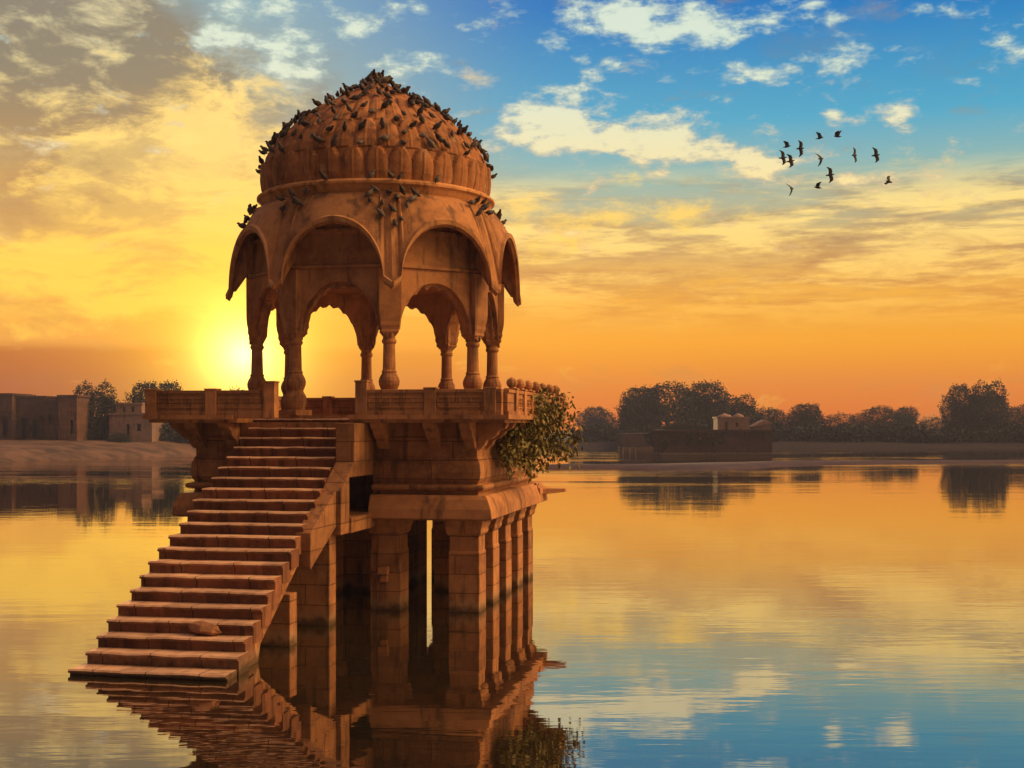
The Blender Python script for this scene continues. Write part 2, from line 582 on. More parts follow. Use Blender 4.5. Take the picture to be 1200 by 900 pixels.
def terrain(name, x0, x1, shore, depth, height, mat, nx=90, ny=26, seed=0.0, run=9.0):
    rows = []
    for j in range(ny + 1):
        t = j / ny
        row = []
        for i in range(nx + 1):
            x = x0 + (x1 - x0) * i / nx
            y0 = shore(x)
            d = depth * t ** 2.2
            y = min(y0 + d, 438 + d * 0.001)
            z = -0.35 + (height + 0.35) * (1 - math.exp(-d / run)) + 0.3 * mnoise.noise(Vector((x * 0.10 + seed, y * 0.10, 0.0))) * min(1, d / 6)
            row.append((x, y, z))
        rows.append(row)
    return sheet(name, rows, mat)


def nz(x, s, k=0.0):
    return mnoise.noise(Vector((x * s + k, k * 1.7, 0.3)))


terrain("left_bank", -480, -30, lambda x: 113 + 4 * nz(x, 0.05, 1) + max(0, (x + 50)) * 2.2, 330, 1.75, M_BANK, nx=150, seed=3)
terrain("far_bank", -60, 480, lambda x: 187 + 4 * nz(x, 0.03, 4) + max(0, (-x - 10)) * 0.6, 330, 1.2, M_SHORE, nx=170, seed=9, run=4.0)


def flat_bar(name, pts_top, pts_bot, z, mat):
    n = len(pts_top)
    rows = []
    for t in (0.0, 0.12, 0.5, 0.88, 1.0):
        zz_ = -0.15 if t in (0.0, 1.0) else (z if t == 0.5 else z * 0.6)
        rows.append([(a[0] + (b[0] - a[0]) * t, a[1] + (b[1] - a[1]) * t, zz_) for a, b in zip(pts_bot, pts_top)])
    return sheet(name, rows, mat)


def bar_pts(lst):
    t, b = [], []
    for xp, yt, yb in lst:
        dt, db = 1500 * CAM_Z / (yt - 497), 1500 * CAM_Z / (yb - 497)
        t.append((wx(xp, dt), dt))
        b.append((wx(xp, db), db))
    return t, b


_t, _b = bar_pts([(640, 547, 549), (668, 545, 549), (700, 546, 549), (740, 545.5, 549.5), (780, 544.5, 551), (830, 543, 551.5), (870, 542.5, 550), (905, 541.5, 546.5),
                  (950, 541, 545), (1010, 541, 544.5), (1080, 541, 543.8), (1150, 541, 543.5), (1230, 540.5, 543), (1300, 540.5, 543)])
flat_bar("mud_spit_terrain", _t, _b, 0.26, M_MUD)

# ------------------------------------------------------------------ the pavilion
ALPHA = R(11)
PC = Vector((-160 * U, 1515 * U, 0))
pav = empty("domed_pavilion", PC, -ALPHA)
tag(pav, "red sandstone domed pavilion with a long flight of steps standing in the lake", "pavilion")
EXC = 4


def ab(a, b, z=0.0):                           # pavilion frame (survey units) -> world metres
    return Vector((PC.x + (math.cos(ALPHA) * a + math.sin(ALPHA) * b) * U, PC.y + (-math.sin(ALPHA) * a + math.cos(ALPHA) * b) * U, z * U))


# base: pillars in the water, cornice, plinth wall, platform
sp_mb = MB()
sp_mb.squares([(16.5, -40), (16.5, 62), (15.6, 64), (15.6, 80)])
sup = sp_mb.build("support_pillar", M_BLOCK, pav, bevel=0.8)
cp = MB()
cp.squares([(16.8, 80), (18.8, 83), (18.8, 87), (20.5, 90.5), (20.5, 95.8)])
cp.build("capital", M_STONE, sup, bevel=0.6)
spots = [(-143, -143), (-50, -143), (58, -143), (143, -143)]
spots += [(s * 143, b) for s in (-1, 1) for b in (-72, 0, 72, 143)]
spots += [(-50, 143), (50, 143), (-50, -40)]
for i, (a, b) in enumerate(spots):
    o = sup if i == 0 else copy_tree(sup, pav)
    o.location = (a * U, b * U, 0)
    if (a, b) == (58, -143):
        st = MB()
        st.box(-7, 5, -22, -16, 38, 46, 0.8)
        st.box(-5, 3, -20, -16, 30, 37.6, 0.8)
        st.build("stone_stub", M_STONE, o, bevel=1.0)
cw = MB()
cw.box(-152, 29, -20, 122, -40, 95)
cw.box(70, 118, 0, 118, -40, 95)
cw.build("core_masonry", M_BLOCK, pav)

co = MB()
co.squares([(168, 96), (176, 98), (175, 108), (171, 118), (168, 122), (158, 122.5), (158, 126)])
co.build("cornice", M_STONE, pav, bevel=0.8)
brk = MB()
brk.loft([[(150, 118, 112), (176, 120, 108), (176, 172, 108), (150, 172, 112)], [(150, 118, 118), (176, 120, 116), (176, 172, 116), (150, 172, 118)]])
brk.loft([[(174, 138, 107), (202, 152, 110), (203, 163, 110), (174, 172, 107)], [(174, 138, 114.5), (202, 153, 114), (203, 162, 114), (174, 171, 114.5)]])
brk.build("broken_ledge", M_STONE, pav, bevel=0.8)
pl = MB()
pl.squares([(157, 126), (164, 127), (165.5, 130), (164, 132.5), (157, 133.5), (160, 138), (161, 146), (160, 154), (158, 158.5), (158, 160), (156.5, 161.5), (156.5, 178), (158.5, 179), (158.5, 182), (156.5, 183), (156.5, 198)])
pl.build("plinth_wall", M_BLOCK, pav, bevel=0.6)

# the hollow chamber behind the opening beside the top of the steps
cut_mb = MB()
cut_mb.box(-72, 44.5, -200, -70, 104, 142)
cutter = cut_mb.build("chamber_cutter", M_STONE, pav)
for nm in ("cornice", "plinth_wall"):
    o = next(c for c in pav.children if c.name == nm)
    md = o.modifiers.new("hollow", 'BOOLEAN')
    md.object = cutter
    md.solver = 'EXACT'
bpy.context.view_layer.update()
dg = bpy.context.evaluated_depsgraph_get()
for nm in ("cornice", "plinth_wall"):
    o = next(c for c in pav.children if c.name == nm)
    me = bpy.data.meshes.new_from_object(o.evaluated_get(dg))
    o.modifiers.clear()
    o.data = me
bpy.data.objects.remove(cutter)

SN = (-97, 30, -140)                           # stair notch: a range, and the b it reaches into the platform
sl = MB()
for (h, z0, z1) in ((193, 197.5, 201), (198, 201.01, 205.5)):
    sl.box(-h, SN[0], -h, SN[2], z0, z1)
    sl.box(SN[1], h, -h, SN[2], z0, z1)
    sl.box(-h, h, SN[2], h, z0, z1)
sl.build("platform_slab", M_STONE, pav)

bkm = MB()
bkm.prism([(-155, 197.4), (-155, 170), (-160, 170), (-164, 174), (-166, 179), (-172, 181), (-177, 185), (-179, 189), (-186, 191.5), (-189, 197.4)], 0, -6, 6)
bk0 = None
for k in range(4):
    for t in (-170, -112, -56, 0, 56, 112, 170):
        if k == 0 and SN[0] - 8 < t < SN[1] + 20:
            continue
        if abs(t) == 170:
            t *= 0.88
        o = bkm.build("bracket", M_STONE, pav, bevel=0.6) if bk0 is None else bk0.copy()
        if bk0 is None:
            bk0 = o
        else:
            COL.objects.link(o)
        a = k * math.pi / 2
        o.rotation_euler = (0, 0, a)
        o.location = (t * math.cos(a) * U, t * math.sin(a) * U, 0)


def parapet(along, lo, hi, off, posts, tall=(), mat=M_BLOCK, knob=False):
    """along 'a' (front/back, fixed b = off) or 'b' (sides, fixed a = off)"""
    def B(m, l, h, d0, d1, z0, z1, j=0.0):
        if along == 'a':
            m.box(l, h, off + d0, off + d1, z0, z1, j)
        else:
            m.box(off + d0, off + d1, l, h, z0, z1, j)
    m = MB()
    B(m, lo, hi, -4, 4, 205.6, 228)
    B(m, lo, hi, -5.6, 5.6, 228.02, 231.5)
    B(m, lo, hi, -5.4, 5.4, 202.0, 209.5)
    ps = sorted(posts)
    for p0, p1 in zip(ps[:-1], ps[1:]):        # raised panel frames
        w = p1 - p0
        if w < 20:
            continue
        for d0, d1 in ((-5.0, -3.9), (3.9, 5.0)):
            B(m, p0 + 8, p1 - 8, d0, d1, 222.5, 224.5)
            B(m, p0 + 8, p1 - 8, d0, d1, 212.5, 214.5)
            n = max(2, int(w / 14))
            for k in range(n + 1):
                x = p0 + 8 + (w - 16) * k / n
                B(m, x - 1.0, x + 1.0, d0, d1, 214.51, 222.49)
    o = m.build("parapet", mat, pav, bevel=0.4)
    for p in posts:
        q = MB()
        cx, cy = (p, off) if along == 'a' else (off, p)
        top = 241 if p in tall else 233.5
        q.squares([(6.2, 202.5), (6.2, top - 2), (7.0, top - 1.5), (7.0, top)], cx, cy)
        if knob:
            q.ngon([(3.0, top - 0.2), (3.2, top + 1), (5.6, top + 3.4), (6.2, top + 6), (5.2, top + 8.8), (2.6, top + 10.6), (0.8, top + 11.6)], 10, 0, cx, cy)
        q.build("post", M_STONE, o, bevel=0.4)
    return o


parapet('a', -190, -54, -190, [-190, -122, -57], tall=(-57,))
parapet('a', 38, 190, -190, [43, 116, 178], tall=(43,))
parapet('b', -183, 183, 190, [-140, -92, -44, 4, 52, 100, 148], knob=True)
parapet('b', -183, 183, -190, [-140, -92, -44, 4, 52, 100, 148])
parapet('a', -190, 190, 190, [-190, -126, -62, 2, 66, 128, 190])

# staircase
stair = MB()
N_STEP, RISE, TREAD = 21, 9.85, 20.0


def edge(b):
    t = (b + 540) / 326
    return -82 - 12 * t, 48 - 25 * t


def z_step(k): return 5 + RISE * k


sec = []
for k in range(N_STEP):
    b0 = -540 + TREAD * k
    sec.append((b0, z_step(k)))
rows = []
pts_u = [(-534, -8), (-160, z_step(19) - 12)]
prof = [(-536, -20), (-536, -6), (-135, 190), (-135, 168), (-455, 14), (-470, -20)]
ringL = [(edge(b)[0] + 2.5, b, z) for b, z in prof]
ringR = [(edge(b)[1] - 2.5, b, z) for b, z in prof]
stair.loft([ringL, ringR])
st_o = stair.build("staircase", M_BLOCK, pav)
for k in range(N_STEP):
    b0 = -540 + TREAD * k
    z1 = z_step(k)
    l, r = edge(b0)
    l2, r2 = edge(b0 + TREAD + 6)
    if k == 0:
        l -= 4
        l2 -= 4
        b0 -= 2
    m = MB()
    nseg = 26
    lowz = -12 if k == 0 else z1 - RISE - 7.0
    jl, jr = random.uniform(-2.2, 2.2), random.uniform(-1.2, 1.2)
    secs = []
    for i in range(nseg + 1):
        t = i / nseg
        x = l + jl + (r + jr - l - jl) * t
        xb = l2 + jl + (r2 + jr - l2 - jl) * t
        d = 1.3 * mnoise.noise(Vector((t * 5.0, k * 3.1, 0.0))) + random.uniform(-0.4, 0.4)
        e = 0.75 * mnoise.noise(Vector((t * 6.0, k * 2.3, 5.0)))
        f = b0 + d
        secs.append([(x, f + 1.5, lowz), (x, f + 1.5, z1 - 3.4), (x, f - 1.4, z1 - 3.0), (x, f - 1.5, z1 - 1.3 + e), (x, f - 0.2, z1 + e),
                     (xb, b0 + TREAD + 6, z1 - 0.3 + e * 0.3), (xb, b0 + TREAD + 6, lowz)])
    m.loft(secs)
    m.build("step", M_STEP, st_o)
# cross walls carrying the flight, and the wall beside the top landing
for b, th, ztop in ((-388, 18, 46), (-272, 20, 103)):
    l, r = edge(b)
    m = MB()
    m.box(l + 4, r + (8 if b > -300 else 3), b, b + th, -40, ztop)
    m.build("pier", M_BLOCK, st_o, bevel=0.8)
m = MB()


def side(b0, b1, zl0, zl1, zh0, zh1, a0=26, a1=46):
    m.loft([[(a0, b0, zl0), (a1, b0, zl0), (a1, b0, zh0), (a0, b0, zh0)][::-1], [(a0, b1, zl1), (a1, b1, zl1), (a1, b1, zh1), (a0, b1, zh1)][::-1]])


side(-340, -268, 62, 96, 96, 131, 26, 41)
side(-268, -242, 88, 88, 131, 148)
side(-242, -160, 88, 88, 103, 103, 22, 48)
side(-242, -226, 143, 143, 148, 158)
side(-226, -160, 143, 143, 197, 197)
m.build("landing_wall", M_BLOCK, st_o, bevel=0.8)
m = MB()
m.box(-40, -30, -262, -162, -20, 130)
m.build("niche_back", M_STONE, st_o)

# eight-sided kiosk
RP = 139
vang = [-math.pi / 2 + R(22.5) + k * math.pi / 4 for k in range(8)]
FL = 205.5


def lathe(prof, n=20):
    q = MB()
    q.ngon(prof, n)
    return q


kp = lathe([(7.6, FL + 45.9), (8.4, FL + 47), (7.0, FL + 49), (6.8, FL + 56), (6.5, FL + 70), (6.4, 282), (8.0, 284), (8.0, 286), (6.8, 288), (6.8, 291)], 16).build("pillar", M_STONE, pav, smooth=False)
kb = MB()
kb.squares([(12.5, FL), (12.5, FL + 5.5), (11.5, FL + 6)])
kb.ngon([(10.0, FL + 6.1), (11.4, FL + 11), (12.2, FL + 16), (11.6, FL + 21), (9.2, FL + 25), (8.6, FL + 27), (9.4, FL + 29), (11.0, FL + 33), (11.4, FL + 37), (10.2, FL + 41), (8.2, FL + 44.5), (7.6, FL + 45.9)], 16)
kb.build("base", M_STONE, kp)
kc = MB()
kc.squares([(6.6, 290.8), (8.0, 293), (9.6, 295), (9.2, 298), (10.6, 302), (10.4, 306), (11.6, 312), (12.2, 318), (12.4, 363.2)])
kc.build("capital", M_STONE, kp, bevel=0.5)
for k in range(8):
    o = kp if k == 0 else copy_tree(kp, pav)
    o.location = (RP * math.cos(vang[k]) * U, RP * math.sin(vang[k]) * U, 0)
    o.rotation_euler = (0, 0, vang[k])

half = RP * math.sin(R(22.5))
apo = RP * math.cos(R(22.5))
# cusped arch panel, built for a face whose outward normal is -y and copied round
am = MB()
NA = 72
wA, zs, HA = half - 8.5, 300.0, 50.0


def arch_z(x, inset=0.0, cusp=True):
    u = min(1.0, abs(x) / (wA - inset))
    z = zs + (HA - inset) * (1 - u ** 2.1) ** 0.62
    if cusp and u < 0.995:
        ph = math.asin(u) / (math.pi / 2)
        z -= 4.6 * (1 - abs(math.sin(ph * math.pi * 4.5 + math.pi / 2))) * (0.4 + 0.6 * (1 - u))
    return z


for (y0, y1, inset, cusp) in ((-9, -3, 0.0, False), (-2.99, 8, 2.6, True)):
    xs = [-half - 2] + [(-1 + 2 * i / NA) * (wA - inset) for i in range(NA + 1)] + [half + 2]
    low = [zs - 12] + [arch_z(x, inset, cusp) for x in xs[1:-1]] + [zs - 12]
    low[1] = low[-2] = zs - 2
    o0 = apo
    am.grid([[(x, -o0 + y0, 364) for x in xs], [(x, -o0 + y0, z) for x, z in zip(xs, low)],
             [(x, -o0 + y1, z) for x, z in zip(xs, low)], [(x, -o0 + y1, 364) for x in xs], [(x, -o0 + y0, 364) for x in xs]])
arch = am.build("arch", M_STONE, pav)
for k in range(1, 8):
    o = arch.copy()
    COL.objects.link(o)
    o.rotation_euler = (0, 0, k * math.pi / 4)

wl = MB()
ro = R(-90 + 22.5)
wl.ngon([(146, 363.8), (151.5, 364.5), (151.5, 367.5), (147, 369.5), (147, 402), (150, 404), (150, 407), (145, 409), (143, 446)], 8, ro)
kw = wl.build("upper_wall", M_STONE, pav, bevel=0.4)
ci = MB()
ci.ngon([(132, 361.0), (126, 363.6)], 8, ro)
ci.build("ceiling_slab", M_STONE, kw)

# curved drooping eaves
ev = MB()
NS, NT = 40, 10
AI, AO = 128.0, 159.0
ZI, ZC, ZM = 449.0, 347.0, 69.0


def eave_pt(s, t, dz=0.0):
    u = min(1.0, abs(s) / 0.86)
    c = math.sqrt(max(0.0, 1 - u * u))
    zo = ZC + 4 + (ZM - 4) * c - 6 * max(0.0, (abs(s) - 0.87) / 0.13)
    zi = ZI - 4 * (1 - c)
    ap = AI + (AO - AI) * (t ** (0.80 if c < 0.4 else 0.95))
    x = s * ap * math.tan(R(22.5))
    z = zi + (zo - zi) * t ** (1.35 + 0.25 * c)
    return (x, -ap, z + dz)


ss = [-1, -.96, -.92] + [0.87 * math.sin(math.pi / 2 * (-1 + 2 * i / NS)) for i in range(NS + 1)] + [.92, .96, 1]
rows = [[eave_pt(s, j / NT) for s in ss] for j in range(NT + 1)]
lipo = [[(x * 1.0, y - 1.2, z - 1.0) for x, y, z in rows[-1]], [(x, y - 1.0, z - 5.0) for x, y, z in rows[-1]]]
und = [[(p[0] * 0.985, p[1] + 1.5, p[2] - 7.0 - 3 * (1 - j / NT)) for p in rows[j]] for j in range(NT, -1, -1)]
ev.grid(rows + lipo + und)
e0 = ev.build("eave", M_STONE, pav)
lip = MB()
edge_pts = rows[-1]
lr_rows = []
for i in range(len(ss)):
    x, y, z = edge_pts[i]
    zi_ = eave_pt(ss[i], 0.93)[2]
    lr_rows.append([(x, y - 2.6, z - 4.5), (x, y - 3.0, z + 0.6), (x * 0.985, y + 1.6, z + 2.6), (x * 0.985, y + 1.6, z - 4.5)])
lip.loft(lr_rows)
lip.build("eave_rim", M_TRIM, e0)
for k in range(1, 8):
    o = copy_tree(e0, pav)
    o.rotation_euler = (0, 0, k * math.pi / 4)

fb = MB()
fin = [(143, 374), (152, 366), (163, 350), (168.5, 349), (166.5, 366), (161, 390), (152, 416), (143, 432)]
fb.prism(fin, 1, -6, 6)
f0 = fb.build("eave_bracket", M_STONE, pav, bevel=0.8)
for k in range(8):
    o = f0 if k == 0 else f0.copy()
    if k:
        COL.objects.link(o)
    o.rotation_euler = (0, 0, vang[k])

dr = MB()
dr.ngon([(128, 440), (134, 450), (136, 454), (139.5, 456), (139.5, 458.4), (136, 460), (135, 461.5)], 96)
drum = dr.build("drum_moulding", M_TRIM, pav)
# dome of overlapping stone petals
prof = [(134, 461), (135.6, 470), (135.8, 482), (134.2, 494), (130, 506), (122, 518), (111, 531), (97.5, 544), (82.5, 556), (66.5, 566), (51.5, 574.5), (38, 582), (26.5, 589), (17, 595), (10, 600), (6, 604)]


def prof_at(t):
    x = t * (len(prof) - 1)
    i = min(int(x), len(prof) - 2)
    f = x - i
    return tuple(prof[i][c] * (1 - f) + prof[i + 1][c] * f for c in (0, 1))


ROWS = [(0.0, 0.215, 32), (0.215, 0.41, 32), (0.41, 0.61, 32), (0.61, 0.80, 24), (0.80, 1.0001, 16)]
dm = MB()
NV, NU_ = 90, 384
rings = []
for j in range(NV + 1):
    t = j / NV
    r0, z0 = prof_at(t)
    ring = []
    for i in range(NU_):
        th = 2 * math.pi * i / NU_
        for ri, (lo, hi, n) in enumerate(ROWS):
            if lo <= t < hi:
                break
        f = (t - lo) / (hi - lo)
        ph = (th * n / (2 * math.pi) + 0.5 * ri) % 1.0
        c = abs(2 * ph - 1)                    # 0 at petal middle, 1 at its joint
        tip = 1 - 0.46 * c ** 1.8              # petal outline
        up = 1.0 if f < tip else max(0.0, 1 - (f - tip) * 9)
        d = (4.2 * (0.40 + 0.60 * f) * (1 - c ** 3.2) + 1.8 * f) * up - 1.6 + (0.7 if c < 0.10 and f < tip - 0.12 else 0.0)
        d += 0.5 * mnoise.noise(Vector((math.cos(th) * 9, math.sin(th) * 9, t * 14)))
        r = r0 + d * min(1, r0 / 60)
        ring.append((r * math.cos(th), r * math.sin(th), z0))
    rings.append(ring)
dm.loft(rings)
dome = dm.build("dome", M_DOME, pav)
dome.scale = (0.978, 0.978, 1.0)
fi = MB()
fi.ngon([(7, 603.5), (8.5, 605), (7, 606.5), (4, 607), (4.6, 608.5), (3.6, 610.5), (1.0, 612)], 12)
fi.build("finial", M_DOME, dome)

# loose stone lying on the steps
rk = MB()
rr = []
for i in range(7):
    t = -1 + 2 * i / 6
    rad = math.sqrt(max(0.02, 1 - t * t))
    rr.append([(t * 11 * (1 + random.uniform(-.1, .1)), math.cos(q) * 5.5 * rad * random.uniform(.8, 1.15), 4.5 + math.sin(q) * 4.6 * rad * random.uniform(.8, 1.1)) for q in [k * math.pi / 4 for k in range(8)]])
rk.loft(rr)
rock = rk.build("loose_stone", M_ROCK, bevel=0.7)
rock.scale = (1.3, 1.3, 1.25)
rock.location = ab(2, -484, z_step(2))
rock.rotation_euler = (0.12, 0.16, -0.25)
tag(rock, "broken lump of pale red stone lying on one of the lowest steps of the flight", "stone")


# ------------------------------------------------------------------ bush rooted in the masonry
def leaf(mb, p, d, n, L, W):
    d = d.normalized()
    s = d.cross(n)
    s = s.normalized() if s.length > 1e-4 else d.orthogonal().normalized()
    up = s.cross(d)
    b = len(mb.v)
    mid = p + d * L * 0.45 + up * L * 0.05
    for q in (p, mid - s * W, p + d * L - up * L * 0.10, mid + s * W, mid - up * W * 0.25):
        mb.v.append(tuple(q))
    mb.f += [(b, b + 1, b + 4), (b + 1, b + 2, b + 4), (b + 2, b + 3, b + 4), (b + 3, b, b + 4)]


bush_o = ab(150, -30, 170)
bush = empty("leafy_bush", bush_o, -ALPHA)
tag(bush, "leafy bush growing out of the pavilion platform's right side over the water", "bush")
fol, stm = MB(), MB()
rnd = random.Random(11)
tips = [(46, -20, 58), (60, 0, 62), (70, 30, 60), (78, 60, 52), (40, -50, 40), (56, -30, 30), (70, 10, 28), (84, 40, 30), (92, 60, 14), (44, -60, 8), (52, -40, 0), (64, 0, -4),
        (76, 30, -14), (86, 50, -8), (40, -60, -18), (50, -30, -26), (58, 10, -24), (30, -50, 20), (34, -80, -6), (66, 20, 46), (56, -10, 48), (62, -20, 12), (88, 30, 2), (50, 30, 64), (74, 70, 40), (30, -70, -24)]
for tp in tips:
    tp = Vector(tp)
    c0 = Vector((0, rnd.uniform(-14, 14), rnd.uniform(-6, 6)))
    mid = Vector((tp.x * 0.65, tp.y * 0.5, tp.z * 0.35 + 10))
    pts = []
    for i in range(8):
        t = i / 7
        pts.append(c0 * (1 - t) ** 2 + mid * 2 * t * (1 - t) + tp * t * t)
    stm.tube([tuple(p) for p in pts], [1.5 * (1 - i / 9) for i in range(8)], 5)
    for _k in range(5):                        # side twigs
        q0 = pts[rnd.randrange(3, 7)]
        q1 = q0 + Vector((rnd.uniform(-4, 10), rnd.uniform(-12, 10), rnd.uniform(-16, 8)))
        stm.tube([tuple(q0), tuple(q0.lerp(q1, .5) + Vector((0, 0, 1.5))), tuple(q1)], [.6, .45, .2], 4)
    for i in range(95):
        t = rnd.uniform(0.42, 1.0)
        k = min(6, int(t * 7))
        p = pts[k].lerp(pts[k + 1], t * 7 - k if t < 1 else 1)
        p = p + Vector((rnd.gauss(0, 5), rnd.gauss(0, 7), rnd.gauss(0, 5.5)))
        d = Vector((rnd.uniform(-.6, .8), rnd.uniform(-.9, .7), rnd.uniform(-1.7, .2)))
        nn = Vector((rnd.uniform(-1, 1), rnd.uniform(-1, 1), rnd.uniform(0, 1)))
        leaf(fol, p, d, nn, rnd.uniform(4.5, 9.0), rnd.uniform(1.2, 2.4))
fol.build("foliage", M_LEAF_NEAR, bush, fix=False)
stm.build("stem", M_BARK, bush)


# ------------------------------------------------------------------ far trees
def crown_mesh(name, lobes, n, size, seed):
    rnd = random.Random(seed)
    mb = MB()
    wts = [l[3] * l[3] * l[4] for l in lobes]
    for i in range(n):
        l = rnd.choices(lobes, wts)[0]
        while True:
            v = Vector((rnd.uniform(-1, 1), rnd.uniform(-1, 1), rnd.uniform(-1, 1)))
            if 0.001 < v.length <= 1:
                break
        r = v.length ** 0.45
        v = v.normalized()
        k = 1 + 0.34 * mnoise.noise(v * 2.2 + Vector((seed * 3.1, l[0] * 2, l[2] * 2))) + 0.22 * mnoise.noise(v * 6 + Vector((seed, l[0] * 5, l[2])))
        if mnoise.noise(Vector((v.x * 3 + seed, v.y * 3 + l[0], v.z * 3 + l[2] * 4))) < -0.36:
            continue
        p = Vector((l[0] + v.x * r * l[3] * k, l[1] + v.y * r * l[3] * k, l[2] + v.z * r * l[4] * k))
        d = Vector((rnd.gauss(0, 1), rnd.gauss(0, 1), rnd.gauss(-.2, .7)))
        leaf(mb, p, d, Vector((rnd.gauss(0, 1), rnd.gauss(0, 1), rnd.gauss(.5, 1))), size * rnd.uniform(.7, 1.4), size * rnd.uniform(.22, .42))
    me = bpy.data.meshes.new(name)
    me.from_pydata(mb.v, [], mb.f)
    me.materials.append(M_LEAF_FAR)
    return me


def trunk_mesh(name, h, limbs, seed):
    rnd = random.Random(seed)
    mb = MB()
    mb.tube([(0, 0, -0.3), (0.02, 0, h * 0.35), (rnd.uniform(-.04, .04), 0, h * 0.7), (rnd.uniform(-.06, .06), rnd.uniform(-.06, .06), h)], [0.045, 0.033, 0.025, 0.012], 8)
    for lx, ly, lz in limbs:
        mb.tube([(0, 0, h * 0.55), (lx * .45, ly * .45, h * .55 + (lz - h * .55) * .6), (lx, ly, lz)], [0.022, 0.014, 0.005], 6)
    me = bpy.data.meshes.new(name)
    me.from_pydata(mb.v, [], mb.f)
    me.materials.append(M_BARK)
    return me


# unit trees: 1 m tall, scaled to size
TV = []
for s_, lobes in enumerate([
    [(0, 0, .68, .33, .33), (-.26, .05, .50, .28, .30), (.27, 0, .52, .29, .30), (.05, .1, .34, .36, .30), (-.2, 0, .16, .26, .18), (.22, 0, .16, .28, .18)],      # round
    [(-.22, 0, .72, .22, .27), (.18, 0, .77, .20, .23), (0, .05, .50, .38, .30), (.30, .05, .44, .24, .28), (-.33, 0, .42, .24, .28), (0, 0, .18, .38, .2)],      # twin topped
    [(0, 0, .62, .5, .32), (-.42, 0, .46, .36, .32), (.42, 0, .48, .34, .34), (.12, .1, .78, .34, .22), (0, 0, .28, .6, .28), (-.4, 0, .14, .4, .16), (.4, 0, .14, .4, .16)],  # broad
    [(0, 0, .5, .55, .42), (-.45, 0, .36, .45, .34), (.45, 0, .40, .42, .36), (0, 0, .18, .7, .22), (-.6, 0, .14, .4, .18), (.6, 0, .14, .4, .18)],                # low scrub
]):
    cm = crown_mesh("crown", lobes, 15000, 0.036, s_ + 1)
    tm = trunk_mesh("trunk", 0.55, [(l[0] * .9, l[1], l[2]) for l in lobes if l[2] > .4], s_ + 5)
    TV.append((cm, tm))


def tree(name, kind, xp, ytop, depth, zbase, label, width=1.0, rz=0.0, group=None, cat="tree"):
    h = wz(ytop, depth) - zbase
    t = empty(name, (wx(xp, depth), depth, zbase), rz)
    t.scale = (h * width, h * width, h)
    tag(t, label, cat, group)
    for nm, me in (("crown", TV[kind][0]), ("trunk", TV[kind][1])):
        o = bpy.data.objects.new(nm, me)
        COL.objects.link(o)
        o.parent = t
    return t


GR = "trees along the far shore"
tree("broad_tree", 2, 782, 447, 200, 1.1, "widest and tallest dark tree behind the stone terrace on the far shore", 1.15, 0.3, GR)
tree("broad_tree", 0, 752, 452, 203, 1.1, "left shoulder tree of the big clump behind the stone terrace", 1.05, 1.1, GR)
tree("broad_tree", 0, 828, 446, 204, 1.1, "right crown of the big clump, above the terrace's pale building", 1.05, 2.0, GR)
tree("round_tree", 1, 866, 462, 206, 1.1, "lower dark tree stepping down from the right end of the big clump", 1.15, 0.6, GR)
tree("round_tree", 0, 698, 476, 260, 1.1, "small hazy blue tree between the platform's bush and the big clump", 1.25, 0.2, GR)
tree("round_tree", 3, 720, 490, 215, 1.1, "low dark scrub at the left foot of the big clump", 1.0, 0.8, GR, "bush")
tree("round_tree", 0, 945, 472, 215, 1.1, "round topped tree standing up from the treeline right of the terrace", 1.2, 0.9, GR)
tree("low_tree", 2, 905, 477, 222, 1.1, "flat topped tree between the big clump and the round topped treeline tree", 1.2, 1.9, GR)
tree("low_tree", 3, 985, 482, 218, 1.1, "low bushy tree in the dip of the treeline right of the round topped one", 1.4, 2.2, GR)
tree("low_tree", 2, 1030, 475, 220, 1.1, "long domed tree in the middle of the right treeline", 1.2, 0.1, GR)
tree("low_tree", 0, 1062, 476, 226, 1.1, "small rounded tree just right of the long domed treeline tree", 1.1, 1.4, GR)
tree("low_tree", 3, 1095, 486, 224, 1.1, "lowest scrubby tree at the left foot of the twin topped pair", 1.3, 0.5, GR)
tree("twin_tree", 0, 1125, 449, 198, 1.1, "left one of the two tall trees near the right end of the shore", 0.62, 0.0, GR)
tree("twin_tree", 1, 1160, 446, 198, 1.1, "right and taller one of the two tall trees near the right end of the shore", 0.80, 0.4, GR)
tree("low_tree", 2, 1200, 474, 202, 1.1, "broad low tree cut by the right edge of the view", 1.1, 0.7, GR)
tree("low_tree", 3, 1140, 490, 205, 1.1, "scrub filling the space under the two tall trees", 1.6, 1.2, GR)
tree("terrace_shrub", 3, 797, 492, 151, 2.6, "low dark shrub spreading on the left half of the stone terrace", 1.6, 0.5, None, "bush")
tree("terrace_shrub", 3, 824, 498, 151, 2.6, "small shrub on the terrace just left of the pinkish building", 1.8, 1.9, None, "bush")
GL = "trees on the left bank"
tree("dark_tree", 1, 112, 447, 150, 1.6, "dark bushy tree between the fort wall and the pale house on the left bank", 0.82, 0.2, GL)
tree("dark_tree", 0, 172, 446, 155, 1.6, "dark tree just right of the pale house, left of the platform", 0.72, 0.9, GL)
tree("dark_tree", 0, 198, 446, 158, 1.6, "round tree rising directly over the platform's left corner", 0.70, 2.3, GL)
tree("low_tree", 3, 278, 450, 170, 1.6, "bush in the glare of the sun behind the left parapet", 0.55, 0.4, GL, "bush")
tree("low_tree", 3, 236, 466, 170, 1.6, "low scrub behind the platform's left parapet", 0.9, 2.4, GL, "bush")
tree("low_tree", 3, 140, 506, 146, 1.4, "low scrub in front of the pale house on the left bank", 1.6, 1.4, GL, "bush")
tree("low_tree", 2, 30, 462, 185, 1.6, "tree mostly hidden behind the left end of the fort wall", 1.0, 1.0, GL)

